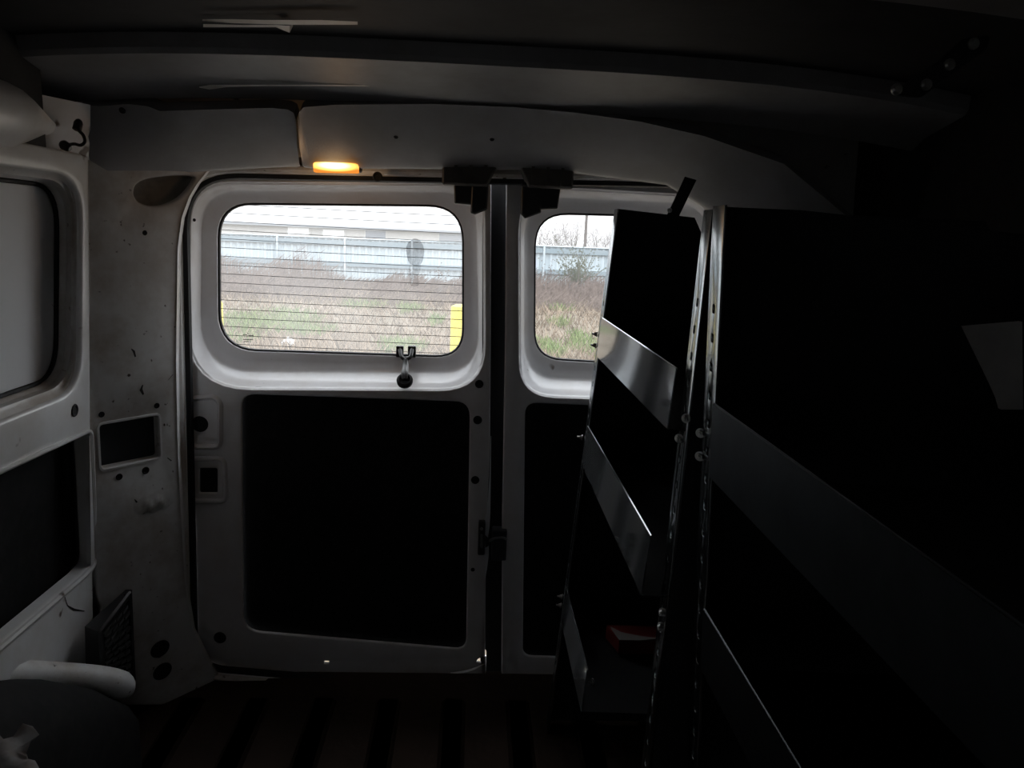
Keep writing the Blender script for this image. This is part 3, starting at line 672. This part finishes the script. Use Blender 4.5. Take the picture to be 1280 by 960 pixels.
# ------------------------------------------------------------------ shelving along the right side
YF, YN = 1.55, .90
def shelf_plane(t, b, y): # aisle plane through two pixels at distance y
    p, q = at(*t, y), at(*b, y)
    return Plane(q, (0, -1, 0), p - q)     # n points left into the aisle
S1 = shelf_plane((768, 262), (704, 745), YF)
if S1.n.x > 0: raise SystemExit('shelf normal')
def post(pl, y0, w, vtop, vbot, parent, holes_rows=()):
    """perforated angle post: flange along the aisle plus return"""
    u0 = pl.o.y - y0                       # u runs toward the camera
    a = [(u0, vbot), (u0 + w, vbot), (u0 + w, vtop), (u0, vtop)]
    hs = [rpoly([(u0 + w * .35, h), (u0 + w * .62, h), (u0 + w * .62, h + .011), (u0 + w * .35, h + .011)], .003, 2) for h in holes_rows]
    return obj('upright', sheet(pl, a, hs, thick=.003, lip=.0004), POST, parent)
def tray(pl, ya, yb, v_top, v_bot, parent, depth=.34, m=GALV):
    ua, ub = pl.o.y - ya, pl.o.y - yb
    tr_ = None
    p = [pl.P((ua, v_bot)), pl.P((ub, v_bot))]
    dv_ = Vector((depth, 0, -.01))
    t = obj('shelf_tray', ([p[0], p[1], p[1] + dv_, p[0] + dv_] + [q_ + Vector((0, 0, -.002)) for q_ in (p[0], p[1], p[1] + dv_, p[0] + dv_)], [(0, 1, 2, 3), (4, 5, 6, 7), (0, 1, 5, 4), (2, 3, 7, 6), (0, 3, 7, 4), (1, 2, 6, 5)]), PANEL, parent)
    obj('front_lip', join(slab(pl, [(ua, v_bot), (ub, v_bot), (ub, v_top), (ua, v_top)], .003, .001),
        tube([pl.P((ua, v_top), .001), pl.P((ub, v_top), .001)], .0013, 6)), m, t)
    return t
def end_panel(pl, y, pts, parent):
    q_ = Plane((0, y, 0), (1, 0, 0), (0, 0, 1))
    return obj('end_panel', slab(q_, pts, 0, -.003), PANEL, parent)
def xz(px, py, y):
    p = at(px, py, y); return (p.x, p.z)
unit1 = thing('shelving_unit', 'grey steel shelf unit nearest the rear doors, with bright tray lips', 'shelves', Vector((.5, 1.25, FLOOR)), 'steel shelves on the right side')
vt1, vb1 = S1.U(768, 262)[1], FLOOR - S1.o.z + .0
vb1 = vb1 / S1.v.z
hr = [vb1 + .06 + .033 * i for i in range(28)]
post(S1, YF, .036, vt1, vb1, unit1, hr)
bot = S1.P((0, vb1))
end_panel(S1, YF - .002, [(bot.x, FLOOR + .01), (.80, FLOOR + .01), (.77, xz(900, 430, YF)[1]), xz(896, 335, YF), xz(868, 272, YF), xz(772, 261, YF)], unit1)
nt, nb = at(889, 275, YN), at(830, 792, YN)
S1N = Plane(nb, (0, -1, 0), nt - nb)
vtn = S1N.U(889, 262)[1]; vbn = (FLOOR - nb.z) / S1N.v.z
post(S1N, YN + .035, .034, vtn, vbn, unit1, [vbn + .05 + .033 * i for i in range(30)])
bn = S1N.P((0, vbn))
tp = S1N.P((0, vtn))
end_panel(S1N, YN, [(bn.x + .004, FLOOR + .01), (.80, FLOOR + .01), (.76, CAM.z - .2), (.60, tp.z), (tp.x + .003, tp.z)], unit1)
for (ta, tb) in (((756, 399), (748, 446)), ((736, 533), (729, 581)), ((711, 742), (706, 790))):
    tray(S1, YF - .034, 1.20 if ta[0] == 711 else YN + .036, S1.U(*ta)[1], S1.U(*tb)[1], unit1)
obj('roof_strap', join(slab(Plane((0, YF - .02, 0), (1, 0, 0), (0, 0, 1)), [xz(829, 272, YF), xz(843, 274, YF), xz(866, 226, YF), xz(852, 222, YF)], .006, .002)), PANEL, unit1, label='flat strap tying the end panel to the roof')
hexbolt(at(837, 263, YF - .025), (0, -1, 0), unit1, .005, .004)
for px, py in ((746, 418), (744.5, 432), (727.5, 547), (702.5, 746), (701, 757)):
    p = S1.P(S1.U(px, py), .003); hexbolt(p + Vector((.004, 0, 0)), S1.n * .8 + Vector((0, .1, 0)), unit1, .006, .008)
for px, py in ((860, 523), (851, 548), (831, 765), (829, 783)):
    p = S1N.P(S1N.U(px, py), .002); hexbolt(p, S1N.n * .6 + Vector((0, -.8, 0)), unit1, .006, .007)
hexbolt(at(741, 853, 1.215), (-1, -.5, .2), unit1, .007, .006)

unit2 = thing('shelving_unit', 'steel shelf unit nearer the camera, in front of the bright tray lips', 'shelves', Vector((.5, .4, FLOOR)), 'steel shelves on the right side')
Y2 = .865
t2, b2 = at(891, 262, Y2), at(874, 640, Y2)
S2 = Plane(b2, (0, -1, 0), t2 - b2)
v2t = S2.U(891, 258)[1]; v2b = (FLOOR - b2.z) / S2.v.z
post(S2, Y2, .040, v2t, v2b, unit2, [v2b + .05 + .033 * i for i in range(30)])
b2f, t2f = S2.P((0, v2b)), S2.P((0, v2t))
end_panel(S2, Y2, [(b2f.x + .004, FLOOR + .01), (.80, FLOOR + .01), (.76, CAM.z - .15), (.66, CAM.z + .02), (t2f.x + .10, t2f.z), (t2f.x + .003, t2f.z)], unit2)
for (ta, tb) in (((897, 507), (886, 592)), ((858, 722), (850, 780))):
    tray(S2, Y2 - .042, -.25, S2.U(*ta)[1], S2.U(*tb)[1], unit2, .36, SHADED)
tray(S2, Y2 - .042, -.25, v2b + .14, v2b + .08, unit2, .36, SHADED)
for px, py in ((878, 541), (877, 570)):
    hexbolt(S2.P(S2.U(px, py), .002), S2.n * .5 + Vector((0, -.9, 0)), unit2, .006, .006)
post(S2, -.21, .040, v2t, v2b, unit2)
end_panel(S2, -.25, [(b2f.x + .004, FLOOR + .01), (.80, FLOOR + .01), (.76, CAM.z + .25), (b2f.x + .02, CAM.z + .25)], unit2)  # unseen end panel, made tall to keep side-door light off the right rear
obj('back_panel', box((.765, -.25, FLOOR + .02), (.768, Y2, CAM.z - .06)), PANEL, unit2)
obj('back_panel', box((.765, YN + .01, FLOOR + .02), (.768, YF - .01, CAM.z - .06)), PANEL, unit1)
# folding bracket at the top right corner
br_ = obj('wall_bracket', slab(Plane((0, .98, 0), (1, 0, 0), (0, 0, 1)), rpoly([xz(1112, 118, .98), xz(1150, 122, .98), xz(1232, 62, .98), xz(1236, 44, .98), xz(1200, 50, .98), xz(1178, 72, .98)], .004, 3), .004, -.004, .001), PANEL, wr, label='dark bracket high on the right wall')
for px, py in ((1186, 81), (1157, 106), (1216, 55), (1120, 112)):
    obj('bracket_bolt', lathe(at(px, py, .976), (0, -1, 0), [(0, .007), (.003, .007), (.005, .004)], 12), BOLT, br_)
# hanging pale card on the nearer unit
card = [at(1205, 408, .62), at(1278, 402, .55), at(1279, 512, .55), at(1252, 512, .57), at(1248, 498, .575), at(1240, 480, .585)]
obj('card_sheet', (card + [p + Vector((0, .004, 0)) for p in card], [tuple(range(6)), tuple(range(6, 12))] + [(i, (i + 1) % 6, 6 + (i + 1) % 6, 6 + i) for i in range(6)]), CARD, label='pale torn card leaning on the nearer shelf, right edge', cat='card', loc=card[3])

# folded red cover lying on the floor behind the shelf post
z_ = S1.P(S1.U(706, 790)).z + .003
rp = [at_z(px, py, z_ + .03) for px, py in ((758, 781), (832, 783), (834, 799), (800, 801), (774, 800), (768, 792))]
red = thing('folded_cover', 'dark red folded cover with a pale torn edge lying on the lowest tray', 'cover', Vector((rp[3].x, rp[3].y, z_)))
lowp = [Vector((p.x, p.y, z_)) for p in rp]
obj('cover_sheet', (rp + lowp, [tuple(range(6)), tuple(range(6, 12))] + [(i, (i + 1) % 6, 6 + (i + 1) % 6, 6 + i) for i in range(6)]), REDM, red)
EDGEM = mat('pale_torn_edge', (0.2, 0.19, 0.18), 0.7)
e = [at_z(px, py, z_ + .032) for px, py in ((763, 784), (776, 791), (800, 796), (826, 799), (800, 801.5), (774, 801), (769, 794))]
obj('torn_edge', (e + [p + Vector((0, 0, .002)) for p in e], [tuple(range(7)), tuple(range(7, 14))] + [(i, (i + 1) % 7, 7 + (i + 1) % 7, 7 + i) for i in range(7)]), EDGEM, red, label='pale torn edge')
# pale rag on the wheel arch
rg_v, rg_f = [], []
o_ = at(5, 930, 1.06); oz = max(o_.z, at(-110, 856, 1.10).z) 
for i in range(10):
    for j in range(10):
        p = at_z(-70 + (112 + 9 * math.sin(j * 1.1)) * i / 9, 924 + 4 * math.sin(i * 1.3) + 60 * j / 9, oz + .004)
        rg_v.append(p + Vector((0, 0, .010 * math.sin(i * 1.7 + j * .6) * math.cos(j * 1.3) + .012)))
rg_f = [(i * 10 + j, i * 10 + j + 1, (i + 1) * 10 + j + 1, (i + 1) * 10 + j) for i in range(9) for j in range(9)]
obj('rag', (rg_v, rg_f), mat('stained_pale_cloth', (.26, .26, .26), .85, noise=(.18, .14, .125), scale=18), cat='cloth', label='stained pale rag lying on the black wheel arch, lower left corner', loc=(o_.x, o_.y, oz), sharp=180)

# ------------------------------------------------------------------ outdoors
N = 60
def gz(x, y):
    return -.05 + .04 * math.sin(x * .5) * math.cos(y * .37) + .06 * math.sin(y * .9 + x * .2) * (1 if y > 6 else 0)
gv = [Vector((-60 + 120 * i / N, 2.2 + 120 * (j / N) ** 2.2, 0)) for j in range(N + 1) for i in range(N + 1)]
for p in gv: p.z = gz(p.x, p.y) if p.y < 40 else -.05
ground = obj('ground', (gv, [(j * (N + 1) + i, j * (N + 1) + i + 1, (j + 1) * (N + 1) + i + 1, (j + 1) * (N + 1) + i) for j in range(N) for i in range(N)]), SOIL, kind='structure')
obj('yard', ([Vector((-60, -40, -.06)), Vector((60, -40, -.06)), Vector((60, 2.3, -.06)), Vector((-60, 2.3, -.06))], [(0, 1, 2, 3)]), mat('yard_gravel', (.20, .195, .185), .9, noise=(.16, .155, .145), scale=8), ground)
PATCH = []
for px, py, rx, ry in ((330, 398, 75, 14), (300, 425, 30, 8), (370, 408, 60, 8), (500, 432, 32, 14), (545, 400, 14, 5), (512, 385, 20, 6), (700, 383, 26, 6), (690, 430, 20, 12), (730, 425, 20, 14), (455, 380, 30, 5), (310, 355, 16, 4), (700, 405, 14, 4)):
    c = at_z(px, py, 0); a = at_z(px + rx, py, 0); b = at_z(px, py + ry, 0); d = at_z(px, py - ry, 0)
    PATCH.append((c.x, (b.y + d.y) / 2, abs(a.x - c.x), abs(d.y - b.y) / 2))
def patch(x, y):
    return max(1 - (((x - a) / c) ** 2 + ((y - b) / d) ** 2) for a, b, c, d in PATCH) + .35 * math.sin(x * 5 + y) * math.sin(y * 4 - x * 2)
def blades(n, x0, x1, y0, y1, h0, h1, w, test=None, lean=.5, ypow=1.0):
    v, f = [], []
    for _ in range(n):
        y = y0 + (y1 - y0) * R.random() ** ypow; t = R.random(); x = (x0 + (x1 - x0) * t) * y / 10
        if test and not test(x, y): continue
        z = gz(x, y); a = R.random() * math.pi; h = h0 + (h1 - h0) * R.random() ** 2
        dx, dy = math.cos(a) * w, math.sin(a) * w; lx, ly = (R.random() - .5) * lean * h * 2, (R.random() - .5) * lean * h * 2
        k = len(v)
        v += [Vector((x - dx, y - dy, z - .02)), Vector((x + dx, y + dy, z - .02)), Vector((x + lx + dx * .3, y + ly + dy * .3, z + h))]
        f.append((k, k + 1, k + 2))
    return v, f
obj('dry_grass', blades(42000, -5, 3.6, 6.5, 24, .05, .26, .012, lambda x, y: patch(x, y) < .1 + R.random() * .5, lean=1.0, ypow=1.3), DRY, kind='stuff', label='short dry brown grass covering the field behind the van', sharp=180)
obj('green_grass', blades(70000, -4.2, 2.4, 8.5, 21, .05, .2, .013, lambda x, y: patch(x, y) > R.random() * .5, lean=.8, ypow=1.2), GREEN, kind='stuff', label='green grass growing in patches among the dry grass', sharp=180)
FY = 23.0
weedtop = lambda x: .55 + .35 * math.sin(x * .9 + .5) + .25 * math.sin(x * 2.3)
def weeds(n):
    v, f = [], []
    for _ in range(n):
        x = -11 + 19 * R.random(); y = FY - .4 - 5.5 * R.random() ** 1.6
        hmax = max(.15, weedtop(x)) * (1 - .11 * (FY - y)); h = hmax * (.45 + .75 * R.random()); z = gz(x, y)
        a = R.random() * 6.28; w = .010 + .014 * R.random(); lx = (R.random() - .5) * .3 * h
        k = len(v); v += [Vector((x - w, y, z)), Vector((x + w, y, z)), Vector((x + lx, y + .1 * h * math.cos(a), z + h))]; f.append((k, k + 1, k + 2))
        for _b in range(3):
            t = .35 + .55 * R.random(); bx, bz = x + lx * t, z + h * t; s = (R.random() - .5) * .45
            k = len(v); v += [Vector((bx, y, bz)), Vector((bx + .012, y, bz - .012)), Vector((bx + s, y + .1 * (R.random() - .5), bz + abs(s) * .8))]; f.append((k, k + 1, k + 2))
    return v, f
obj('tall_weeds', weeds(9000), WEED, kind='stuff', label='tall brown dead weeds standing along the pale fence', sharp=180)

# fence
fz = CAM.z - .22
fence = thing('fence', 'long pale blue corrugated sheet fence beyond the weedy field', 'fence', Vector((-1, FY, 0)))
def fx(px): return at(px, 320, FY).x
p0 = fx(347); step = (fx(680) - fx(347)) / 4
for k in range(-5, 8):
    xa = p0 + step * k; xb = xa + step
    zt = CAM.z - .345
    n_ = 40; v = []
    for i in range(n_ + 1):
        x = xa + (xb - xa) * i / n_; yy = FY + .05 + .018 * (1 if (i // 2) % 2 else -1)
        v += [Vector((x, yy, -.1)), Vector((x, yy, zt + .03))]
    obj('fence_panel', (v, [(2 * i, 2 * i + 1, 2 * i + 3, 2 * i + 2) for i in range(n_)]), FENCEM, fence, sharp=10)
    obj('fence_cap', box((xa, FY - .03, zt), (xb, FY + .09, zt + .035), .01), FENCEM, fence)
    obj('fence_post', box((xa - .03, FY - .05, -.1), (xa + .03, FY + .03, zt + .06), .01), FENCEM, fence)
    for zz, h in ((CAM.z - .535, .14), (CAM.z - 1.14, .13)):
        obj('fence_rail', box((xa + .04, FY - .03, zz), (xb - .04, FY + .02, zz + h)), RAILM, fence)
# low white building beyond the fence
BY = 42.0
a, b = at(255, 282, BY), at(700, 305, BY)
bld = thing('building', 'long low white building with a grey roof edge behind the fence', 'building', Vector(((a.x + b.x) / 2, BY, 0)))
x0, x1 = -19.0, at(612, 290, BY).x
zr = at(430, 283, BY).z
obj('wall', box((x0, BY, -.2), (x1, BY + 8, zr)), BUILDM, bld)
obj('roof', ([Vector((x0 - .3, BY - .3, zr)), Vector((x1 + .3, BY - .3, zr)), Vector((x1 + .3, BY + 4, zr + .35)), Vector((x0 - .3, BY + 4, zr + .35)), Vector((x0 - .3, BY - .3, zr - .12)), Vector((x1 + .3, BY - .3, zr - .12)), Vector((x1 + .3, BY + 8, zr - .1)), Vector((x0 - .3, BY + 8, zr - .1))],
    [(0, 1, 2, 3), (0, 1, 5, 4), (3, 2, 6, 7), (0, 4, 7, 3), (1, 2, 6, 5)]), ROOFM, bld)
for (xa, xb, ya, yb, m_) in ((457, 482, 289, 297, WINM), (549, 578, 293, 301, ROOFM), (360, 386, 285, 293, SKIN), (404, 430, 288, 296, SKIN)):
    p, q_ = at(xa, yb, BY - .05), at(xb, ya, BY - .05)
    w_ = obj('window', box((p.x - .08, BY - .06, p.z - .06), (q_.x + .08, BY + .05, q_.z + .06)), BUILDM, bld)
    obj('pane', box((p.x, BY - .08, p.z), (q_.x, BY - .04, q_.z)), m_, w_)
# bollards
def bollard(px, py, y, label, r=.085):
    p = at(px, py, y)
    t = thing('bollard', label, 'bollard', Vector((p.x, y, 0)), 'yellow bollards behind the van')
    obj('post_body', lathe((p.x, y, -.1), (0, 0, 1), [(0, r), (p.z + .1 - .03, r), (p.z + .1 - .012, r * .93), (p.z + .1, r * .6)], 24), YELLOW, t)
    obj('post_base', lathe((p.x, y, -.1), (0, 0, 1), [(0, r * 2), (.14, r * 2), (.16, r * 1.7)], 20), ROOFM, t)
bollard(577, 381, 6.2, 'yellow bollard seen in the lower right corner of the left rear window')
bollard(264.5, 375, 6.4, 'yellow bollard just showing at the left edge of the left rear window')
# litter
lc = at_z(361, 430, .06)
v, f = [], []
for i in range(9):
    for j in range(14):
        th, ph = math.pi * i / 8, 2 * math.pi * j / 14
        rr = .075 * (1 + .35 * math.sin(3 * ph + i) + .2 * math.cos(5 * th + j * 2))
        v.append(lc + Vector((rr * math.sin(th) * math.cos(ph), rr * math.sin(th) * math.sin(ph), .7 * rr * math.cos(th) + .02)))
f = [(i * 14 + j, i * 14 + (j + 1) % 14, (i + 1) * 14 + (j + 1) % 14, (i + 1) * 14 + j) for i in range(8) for j in range(14)]
obj('plastic_bag', (v, f), BAG, label='crumpled white plastic bag lying on the grass behind the van', cat='litter', loc=(lc.x, lc.y, 0), sharp=50)
# utility pole
py_ = 75.0
p = at(735, 240, py_)
pole = thing('utility_pole', 'thin tall utility pole rising over the fence in the right rear window', 'pole', Vector((p.x, py_, -.05)))
obj('shaft', lathe((p.x, py_, -.1), (0, 0, 1), [(0, .16), (11, .10)], 10), POLEM, pole)
obj('cross_arm', box((p.x - 1.1, py_ - .06, 10.2), (p.x + 1.1, py_ + .06, 10.32)), POLEM, pole)
# bare trees along the skyline
def bare(x, y, h, sp, n, name, label, group, m=TWIG, leaf=0):
    t = thing(name, label, 'tree' if 'tree' in name else 'shrub', Vector((x, y, gz(x, y) if y < 30 else -.05)), group)
    v, f = [], []
    tv, tf = [], []
    for i in range(n):
        a = R.random() * 6.28; L_ = h * (.45 + .55 * R.random()); r0 = .05 * h / 3 * .3
        ex, ey = sp * math.cos(a) * R.random(), sp * math.sin(a) * R.random()
        s = Vector((x, y, t.location.z)); e_ = s + Vector((ex, ey, L_)); md = s.lerp(e_, .5) + Vector(((R.random() - .5) * .2 * sp, 0, 0))
        A = tube([s, md, e_], [r0, r0 * .7, r0 * .2], 4)
        k = len(v); v += A[0]; f += [tuple(q_ + k for q_ in w) for w in A[1]]
        for b_ in range(7):
            c = s.lerp(e_, .35 + .65 * R.random()); d_ = Vector(((R.random() - .5) * sp * .9, (R.random() - .5) * sp * .5, R.random() * sp * .7)); w = r0 * .35
            k = len(tv); tv += [c + Vector((-w, 0, 0)), c + Vector((w, 0, 0)), c + d_]; tf.append((k, k + 1, k + 2))
            for q in range(leaf):
                g_ = c + d_ * R.random(); s_ = .012 + .016 * R.random(); k = len(tv)
                tv += [g_ + Vector((-s_, 0, -s_ * .4)), g_ + Vector((s_, .02, -s_ * .2)), g_ + Vector((0, 0, s_))]; tf.append((k, k + 1, k + 2))
    obj('stem', (v, f), TWIG, t); 
    o_ = obj('twigs', (tv, tf), m, t, sharp=180); o_['kind'] = 'stuff'
SK = [(676, 48, 2.4, 'leftmost bare tree on the skyline, at the left edge of the right rear window'), (696, 52, 2.8, 'bare grey tree on the skyline, second from the left in the right rear window'),
      (718, 56, 3.6, 'tallest bare tree on the skyline, just left of the utility pole'), (746, 60, 3.0, 'bare grey tree on the skyline just right of the utility pole'), (764, 65, 3.0, 'bare tree on the skyline beside the shelf end panel')]
for px, y_, h, lab in SK:
    bare(at(px, 300, y_).x, y_, h * .9, 2.0, 40, 'bare_tree', lab, 'bare trees on the skyline', TWIG, 4)
bare(at(722, 340, 21.5).x, 21.5, 1.3, .75, 26, 'leafy_shrub', 'dull green shrub in front of the fence, seen in the right rear window', None, LEAF, 9)
bare(at(684, 345, 22.2).x, 22.2, 1.0, .3, 10, 'leafy_shrub', 'thin shrub left of the greener one before the fence, right rear window', None, WEED, 1)
bare(at(550, 345, 20.5).x, 20.5, .85, .35, 8, 'weed_bush', 'brown dead weed bush before the fence, right of the grey patch on the glass', None, WEED, 1)
